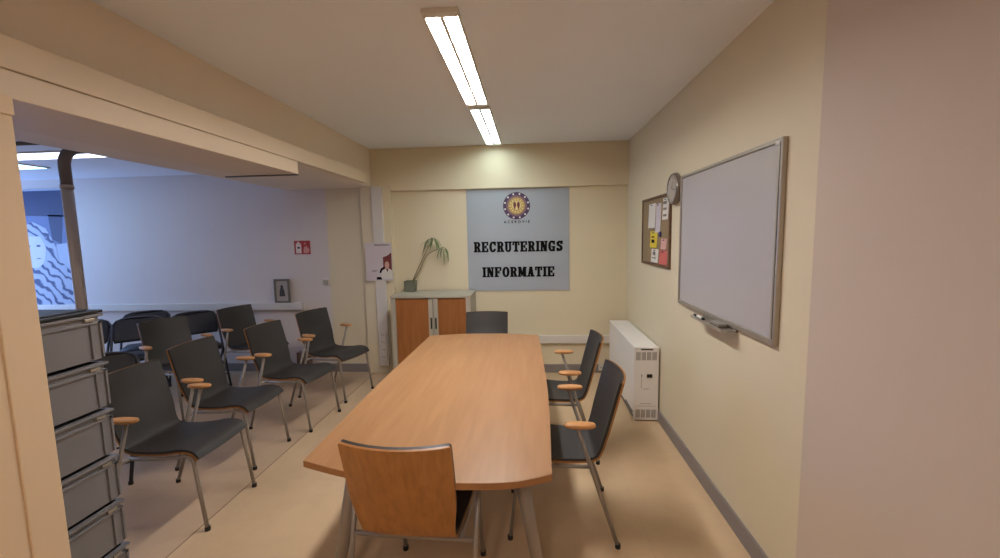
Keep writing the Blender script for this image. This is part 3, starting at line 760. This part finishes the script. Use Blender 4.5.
t = thing('cork_board', 'brown framed cork board with pinned papers on the right wall', 'notice board', (XR, 3.715, 1.61))
o_ = (XR, 3.715, 1.61); KY0, KY1, KZ0, KZ1 = 3.315, 4.115, 1.315, 1.905
bm = bmesh.new(); LB(bm, (XR-0.010, KY0+0.015, KZ0+0.015), (XR-0.002, KY1-0.015, KZ1-0.015)); obj('cork_panel', bm, M['cork'], t)
bm = bmesh.new()
for lo, hi in (((KY0, KZ0), (KY0+0.022, KZ1)), ((KY1-0.022, KZ0), (KY1, KZ1)), ((KY0+0.022, KZ0), (KY1-0.022, KZ0+0.022)), ((KY0+0.022, KZ1-0.022), (KY1-0.022, KZ1))):
    LB(bm, (XR-0.018, lo[0], lo[1]), (XR, hi[0], hi[1]), 0.003)
obj('frame', bm, M['frame_wood'], t)
def pinned(y0, y1, z0, z1, m, label, marks=None, markmat=None, pin=True):
    t = thing('pinned_paper', label, 'paper', (XR-0.0102, (y0+y1)/2, (z0+z1)/2))
    w, h = (y1-y0)/2, (z1-z0)/2; bm = bmesh.new(); n = 6; pr = None
    for i in range(n+1):
        z = -h+2*h*i/n; x = -0.001-0.006*(1-i/n)**2
        r = [bm.verts.new((x, -w, z)), bm.verts.new((x, w, z)), bm.verts.new((x+0.0008, w, z)), bm.verts.new((x+0.0008, -w, z))]
        if pr:
            for k in range(4): bm.faces.new((pr[k], pr[(k+1) % 4], r[(k+1) % 4], r[k]))
        else: bm.faces.new(r)
        pr = r
    bm.faces.new(pr[::-1]); obj('sheet', bm, m, t)
    if marks:
        bm = bmesh.new()
        for a, b, c, d in marks: box(bm, (-0.0085, -w+2*w*a, -h+2*h*b), (-0.0078, -w+2*w*c, -h+2*h*d))
        obj('print', bm, markmat or M['ink'], t)
    if pin:
        bm = bmesh.new(); tube(bm, [(0.0, 0, h-0.012), (-0.012, 0, h-0.012)], [0.003, 0.005], 8); obj('pin', bm, M['blue'], t)
pinned(3.70, 3.90, 1.64, 1.85, M['paper'], 'white paper sheet pinned at the top centre of cork board')
pinned(3.55, 3.685, 1.60, 1.84, M['lilac'], 'pale grey sheet pinned next to the white one on cork board')
pinned(3.36, 3.50, 1.70, 1.87, M['paper'], 'printed card in the corner of the cork board beneath the clock', [(0.2, 0.15, 0.8, 0.25), (0.2, 0.45, 0.8, 0.55), (0.2, 0.72, 0.8, 0.85)], M['grille'])
pinned(3.64, 3.84, 1.47, 1.61, M['yellow'], 'bright yellow note pinned on the cork board', [(0.3, 0.3, 0.7, 0.5), (0.3, 0.62, 0.72, 0.7)])
pinned(3.60, 3.80, 1.345, 1.46, M['paper'], 'small white card pinned low on the cork board', [(0.25, 0.3, 0.8, 0.38), (0.35, 0.55, 0.7, 0.8)], M['grille'])
pinned(3.37, 3.57, 1.342, 1.455, M['pink'], 'red sheet pinned in the low corner of the cork board')
pinned(3.39, 3.53, 1.465, 1.55, M['pinkpale'], 'pale pink slip pinned right above the red sheet')
t = thing('push_pin', 'dark blue round magnet pinned in the middle of cork board', 'pin', (XR-0.0102, 3.545, 1.585))
obj('head', disc(bmesh.new(), (0, 0, -0.014), 0, 0.022, 0.012, 20), M['blue'], t)

# ------------------------------------------------------------------ pilaster: poster, sockets; far wall pieces
PY = 4.697
t = thing('notice_poster', 'recruiting style paper poster on the pilaster trunking beside the cabinet', 'poster', (-1.705, PY, 1.30))
o_ = (-1.705, PY, 1.30)
PX0, PX1, PZ0, PZ1 = -1.885, -1.575, 1.11, 1.545
def FX(px): return PX0 + (PX1-PX0)*px
def FZ(pz): return PZ0 + (PZ1-PZ0)*pz
bm = bmesh.new(); LB(bm, (PX0, PY-0.002, PZ0), (PX1, PY, PZ1)); sh = obj('sheet', bm, M['lilac'], t)
def art(name, polys, m, dy):
    bm = bmesh.new()
    for pl in polys: prism(bm, [(FX(a)-o_[0], FZ(b)-o_[2]) for a, b in pl], 1, -0.0022-dy, -0.002)
    return obj(name, bm, m, sh)
art('photo_backdrop', [[(0.66, 0.28), (0.98, 0.28), (0.98, 0.74), (0.82, 0.66), (0.66, 0.62)]], M['maroon'], 0.0002)
art('photo_face', [[(0.80+0.085*math.cos(2*PI*k/20), 0.41+0.10*math.sin(2*PI*k/20)) for k in range(20)]], M['skin'], 0.0006)
art('photo_shirt', [[(0.56, 0.05), (0.98, 0.05), (0.98, 0.27), (0.88, 0.32), (0.72, 0.32), (0.60, 0.24)]], M['paper'], 0.0004)
art('photo_dark', [[(0.50, 0.22), (0.56, 0.32), (0.68, 0.37), (0.72, 0.34), (0.62, 0.28), (0.56, 0.2)], [(0.38, 0.03), (0.60, 0.03), (0.56, 0.10), (0.40, 0.10)], [(0.76, 0.31), (0.84, 0.31), (0.81, 0.22)]], M['ink'], 0.0008)
art('header_line', [[(0.34, 0.925), (0.90, 0.925), (0.90, 0.955), (0.34, 0.955)]], M['grille'], 0.0003)
art('text_lines', [[(0.22, 0.27-0.035*k), (0.22+0.22-0.05*k, 0.27-0.035*k), (0.22+0.22-0.05*k, 0.285-0.035*k), (0.22, 0.285-0.035*k)] for k in range(2)], M['grille'], 0.0003)

def socket_row(name, loc, label, n, w, h, vertical=True, facing_front=True):
    t = thing(name, label, 'socket', loc)
    W, Hh = (w, h*n) if vertical else (w*n, h)
    obj('cover', B((-W/2, -0.014, 0), (W/2, 0, Hh), 0.003), M['white_pl'], t)
    for k in range(n):
        cx, cz = (0, h*(k+0.5)) if vertical else (-W/2+w*(k+0.5), h/2)
        bm = bmesh.new(); ring(bm, cx, cz, min(w, h)*0.40, min(w, h)*0.33, 1, -0.0165, -0.0135, 24)
        sk = obj('socket', bm, M['white_pl'], t)
        bm = bmesh.new(); disc(bm, (cx, cz, -0.0145), 1, min(w, h)*0.33, 0.0012, 24); obj('well', bm, M['white_pl'], sk)
        bm = bmesh.new()
        for s in (-1, 1): disc(bm, (cx+s*min(w, h)*0.14, cz, -0.0152), 1, 0.005, 0.001, 10)
        obj('hole', bm, M['slot'], sk)
    return t
socket_row('power_socket', (-1.725, 4.70, 0.17), 'white column of four power sockets low on the pilaster trunking', 4, 0.085, 0.088)
socket_row('wall_outlet', (0.83, YB-0.014, 0.0), 'small double socket on the skirting behind the armchair near heater', 2, 0.06, 0.07, False).location.z = 0.03
t = thing('light_switch', 'small square light switch on far wall left of the pilaster', 'switch', (-2.425, YB, 1.09))
obj('plate', B((-0.045, -0.010, -0.042), (0.045, 0, 0.042), 0.003), M['white_pl'], t)
obj('rocker', B((-0.030, -0.015, -0.028), (0.030, -0.0102, 0.028), 0.002), M['cab'], t)

t = thing('fire_sign', 'red fire extinguisher sign on the adjoining room wall', 'sign', (-2.685, YB, 1.505))
obj('plate', B((-0.098, -0.004, -0.080), (0.098, 0, 0.080), 0.001), M['red'], t)
bm = bmesh.new()
prism(bm, [(-0.078, -0.068), (-0.012, -0.068), (-0.012, 0.035), (-0.022, 0.052), (-0.068, 0.052), (-0.078, 0.035)], 1, -0.0052, -0.004)
box(bm, (-0.056, -0.0052, 0.052), (-0.034, -0.004, 0.070)); obj('extinguisher', bm, M['signwhite'], t)
bm = bmesh.new(); box(bm, (-0.060, -0.0062, -0.012), (-0.028, -0.0053, 0.006)); obj('handle_mark', bm, M['ink'], t)
bm = bmesh.new()
prism(bm, [(0.012, -0.066), (0.05, -0.070), (0.082, -0.056), (0.086, -0.020), (0.070, 0.004), (0.066, -0.016), (0.052, 0.030), (0.036, 0.002), (0.026, 0.014), (0.014, -0.02)], 1, -0.0052, -0.004)
prism(bm, [(0.022, 0.034), (0.046, 0.040), (0.040, 0.060), (0.028, 0.058)], 1, -0.0052, -0.004)
obj('flame', bm, mat('sign_pink', (214, 150, 142), 0.6), t)

t = thing('picture_frame', 'small grey framed picture standing on the white wall trunking', 'picture', (-2.955, YB-0.03, 0.851))
bm = bmesh.new()
for lo, hi in (((-0.095, 0), (-0.073, 0.285)), ((0.073, 0), (0.095, 0.285)), ((-0.073, 0), (0.073, 0.022)), ((-0.073, 0.263), (0.073, 0.285))):
    box(bm, (lo[0], -0.012, lo[1]), (hi[0], 0.008, hi[1]), 0.003)
obj('frame', bm, mat('grey_frame', (112, 104, 94), 0.5, var=0.05), t)
obj('mount', B((-0.074, -0.002, 0.021), (0.074, 0.004, 0.264)), mat('frame_mount', (176, 168, 158), 0.5), t)
bm = bmesh.new()
prism(bm, [(-0.036, 0.078), (0.036, 0.078), (0.034, 0.095), (0.028, 0.15), (0.018, 0.17), (0.014, 0.205), (0.0, 0.218), (-0.014, 0.205), (-0.020, 0.17), (-0.030, 0.14), (-0.034, 0.095)], 1, -0.0035, -0.002)
obj('figure', bm, M['crate_in'], t)

bm = bmesh.new(); box(bm, (-0.07, -0.05, 0), (0.07, 0.05, 0.265), 0.003)
t = thing('cardboard_box', 'small dull brown box standing on floor against the far wall', 'box', (-2.70, YB-0.09, 0))
obj('carton', bm, M['cardboard'], t)
bm = bmesh.new(); box(bm, (-0.072, -0.052, 0.2655), (-0.002, 0.052, 0.270)); box(bm, (0.002, -0.052, 0.2655), (0.072, 0.052, 0.270)); obj('flap', bm, M['cardboard'], t)

# ------------------------------------------------------------------ mural poster, pipe
MX0, MX1, MZ0, MZ1 = -6.75, -5.58, 0.55, 2.27
MO = (-6.1, YB-0.003, 1.4)
t = thing('mural_poster', 'big blue tinted poster of a uniformed person behind the metal pipe', 'poster', MO)
bm = bmesh.new(); box(bm, (MX0-MO[0], -0.012, MZ0-MO[2]), (MX1-MO[0], 0, MZ1-MO[2]), 0.002); obj('sheet', bm, M['mur_pale'], t)
def mart(name, polys, m, d):
    bm = bmesh.new()
    for pl in polys: prism(bm, [(a-MO[0], b-MO[2]) for a, b in pl], 1, -0.0125-d, -0.012)
    return obj(name, bm, m, t)
mart('dark_top', [[(MX0+0.02, 1.98), (-5.66, 1.93), (-5.62, MZ1-0.02), (MX0+0.02, MZ1-0.02)], [(-5.86, 1.66), (-5.74, 1.60), (-5.68, 1.95), (-5.88, 1.96)]], M['mur_dark'], 0.0004)
mart('mid_tone', [[(MX0+0.02, 1.5), (-5.6, 1.62), (-5.6, 1.94), (MX0+0.02, 1.98)]], M['mur_mid'], 0.0002)
mart('uniform', [[(MX0+0.05, 0.58), (-5.60, 0.58), (-5.61, 1.05), (-5.64, 1.24), (-5.75, 1.36), (-5.95, 1.40), (-6.3, 1.40), (-6.55, 1.2)]], M['mur_cloth'], 0.0008)
mart('face', [[(-6.13+0.17*math.cos(2*PI*k/28), 1.55+0.24*math.sin(2*PI*k/28)) for k in range(28)]], mat('mural_face', (206, 208, 218), 0.6, var=0.1, scale=7), 0.0012)
mart('beret', [[(-6.34, 1.62), (-6.28, 1.80), (-6.1, 1.88), (-5.93, 1.80), (-5.82, 1.58), (-5.80, 1.34), (-5.90, 1.34), (-5.96, 1.58), (-6.02, 1.70), (-6.2, 1.70)]], M['mur_cloth'], 0.0016)
mart('eye_shadow', [[(-6.09, 1.575), (-6.04, 1.57), (-6.02, 1.585), (-6.06, 1.60)], [(-6.22, 1.575), (-6.17, 1.57), (-6.16, 1.585), (-6.19, 1.60)], [(-6.11, 1.42), (-6.03, 1.425), (-6.07, 1.435)]], M['mur_dark'], 0.0018)

t = thing('vent_pipe', 'upright galvanised metal pipe with elbow rising behind the crates', 'pipe', (-3.615, 3.1, 0))
bm = bmesh.new(); tube(bm, [(0, 0, 0), (0, 0, 1.0), (0, 0, 2.045)], 0.037, 20); obj('riser', bm, M['steel'], t, True)
bm = bmesh.new(); el = [(0, 0, 2.045), (0, 0, 2.21)] + [(0.12-0.12*math.cos(D(a)), 0, 2.21+0.12*math.sin(D(a))) for a in range(10, 91, 10)] + [(0.45, 0, 2.33), (0.764, 0, 2.33)]
tube(bm, el, 0.038, 20); obj('elbow', bm, M['dark_steel'], t, True)
bm = bmesh.new(); tube(bm, [(0, 0, 2.03), (0, 0, 2.06)], 0.042, 20); obj('collar', bm, M['steel'], t, True)
bm = bmesh.new(); tube(bm, [(0, 0, 0), (0, 0, 0.02)], 0.07, 20); obj('base_flange', bm, M['steel'], t)
t = thing('conduit', 'thin dark conduit running along ceiling of the adjoining room', 'pipe', (-4.4, 3.0, HL-0.022))
bm = bmesh.new(); tube(bm, [(-2.7, 0, 0), (1.55, 0, 0)], 0.016, 10); obj('tube', bm, M['dark_steel'], t, True)
for x in (-1.5, 0.4):
    obj('clip', B((x, -0.022, -0.02), (x+0.04, 0.022, 0.022)), M['alu'], t)

# ------------------------------------------------------------------ lamps
def ceiling_lamp(label, x, y0, y1, m, z=HC, ec=0.045):
    yc = (y0+y1)/2
    t = thing('ceiling_light', label, 'ceiling light', (x, yc, z+0.012), 0, 'fluorescent ceiling fixtures')
    h = (y1-y0)/2; w = 0.083
    obj('housing', B((-w, -h, -0.016), (w, h, 0), 0.003), M['lamp_body'], t)
    for s in (-1, 1):
        obj('diffuser', B((s*0.009, -h+0.045, -0.0195), (s*0.074, h-ec, -0.0162)), m, t)
        obj('side_rail', B((s*0.074, -h, -0.034), (s*w, h, -0.0162), 0.002), M['lamp_body'], t)
    obj('spine', B((-0.009, -h+0.045, -0.030), (0.009, h-ec, -0.0162)), M['lamp_body'], t)
    for y, w2 in ((-h, 0.045), (h-ec, ec)):
        obj('end_cap', B((-0.074, y, -0.034), (0.074, y+w2, -0.0162), 0.002), M['lamp_body'], t)
    return t
ceiling_lamp('warm white twin-tube ceiling light, the longer looking nearer one', -0.386, 1.93, 3.285, M['lamp_warm'])
ceiling_lamp('bluish white twin-tube ceiling light near the far wall', -0.380, 3.335, 4.715, M['lamp_cool'], ec=0.09)
ceiling_lamp('assumed twin-tube ceiling light, added unseen behind the camera', -0.38, -1.6, -0.28, M['lamp_assumed'])  # unseen lamp assumed behind the camera, added to light the near walls
def panel_lamp(label, x0, x1, y0, y1, m):
    t = thing('panel_light', label, 'ceiling light', ((x0+x1)/2, (y0+y1)/2, HL), 0, 'light panels in the adjoining room')
    a, b = (x1-x0)/2, (y1-y0)/2
    obj('frame', B((-a, -b, -0.012), (a, b, 0), 0.002), M['lamp_body'], t)
    obj('diffuser', B((-a+0.02, -b+0.02, -0.015), (a-0.02, b-0.02, -0.0122)), m, t)
panel_lamp('white light panel on the adjoining room ceiling, beside the pipe elbow', -4.9, -3.54, 3.36, 3.63, M['panel_a'])
panel_lamp('cyan white light panel on adjoining room ceiling, farther from the beam', -6.1, -4.90, 3.80, 4.07, M['panel_b'])
panel_lamp('added warm fill panel on adjoining room ceiling, unseen behind the beam', -4.3, -3.1, 1.2, 1.5, M['panel_fill'])  # unseen panel added as fill for the shaded floor and chairs
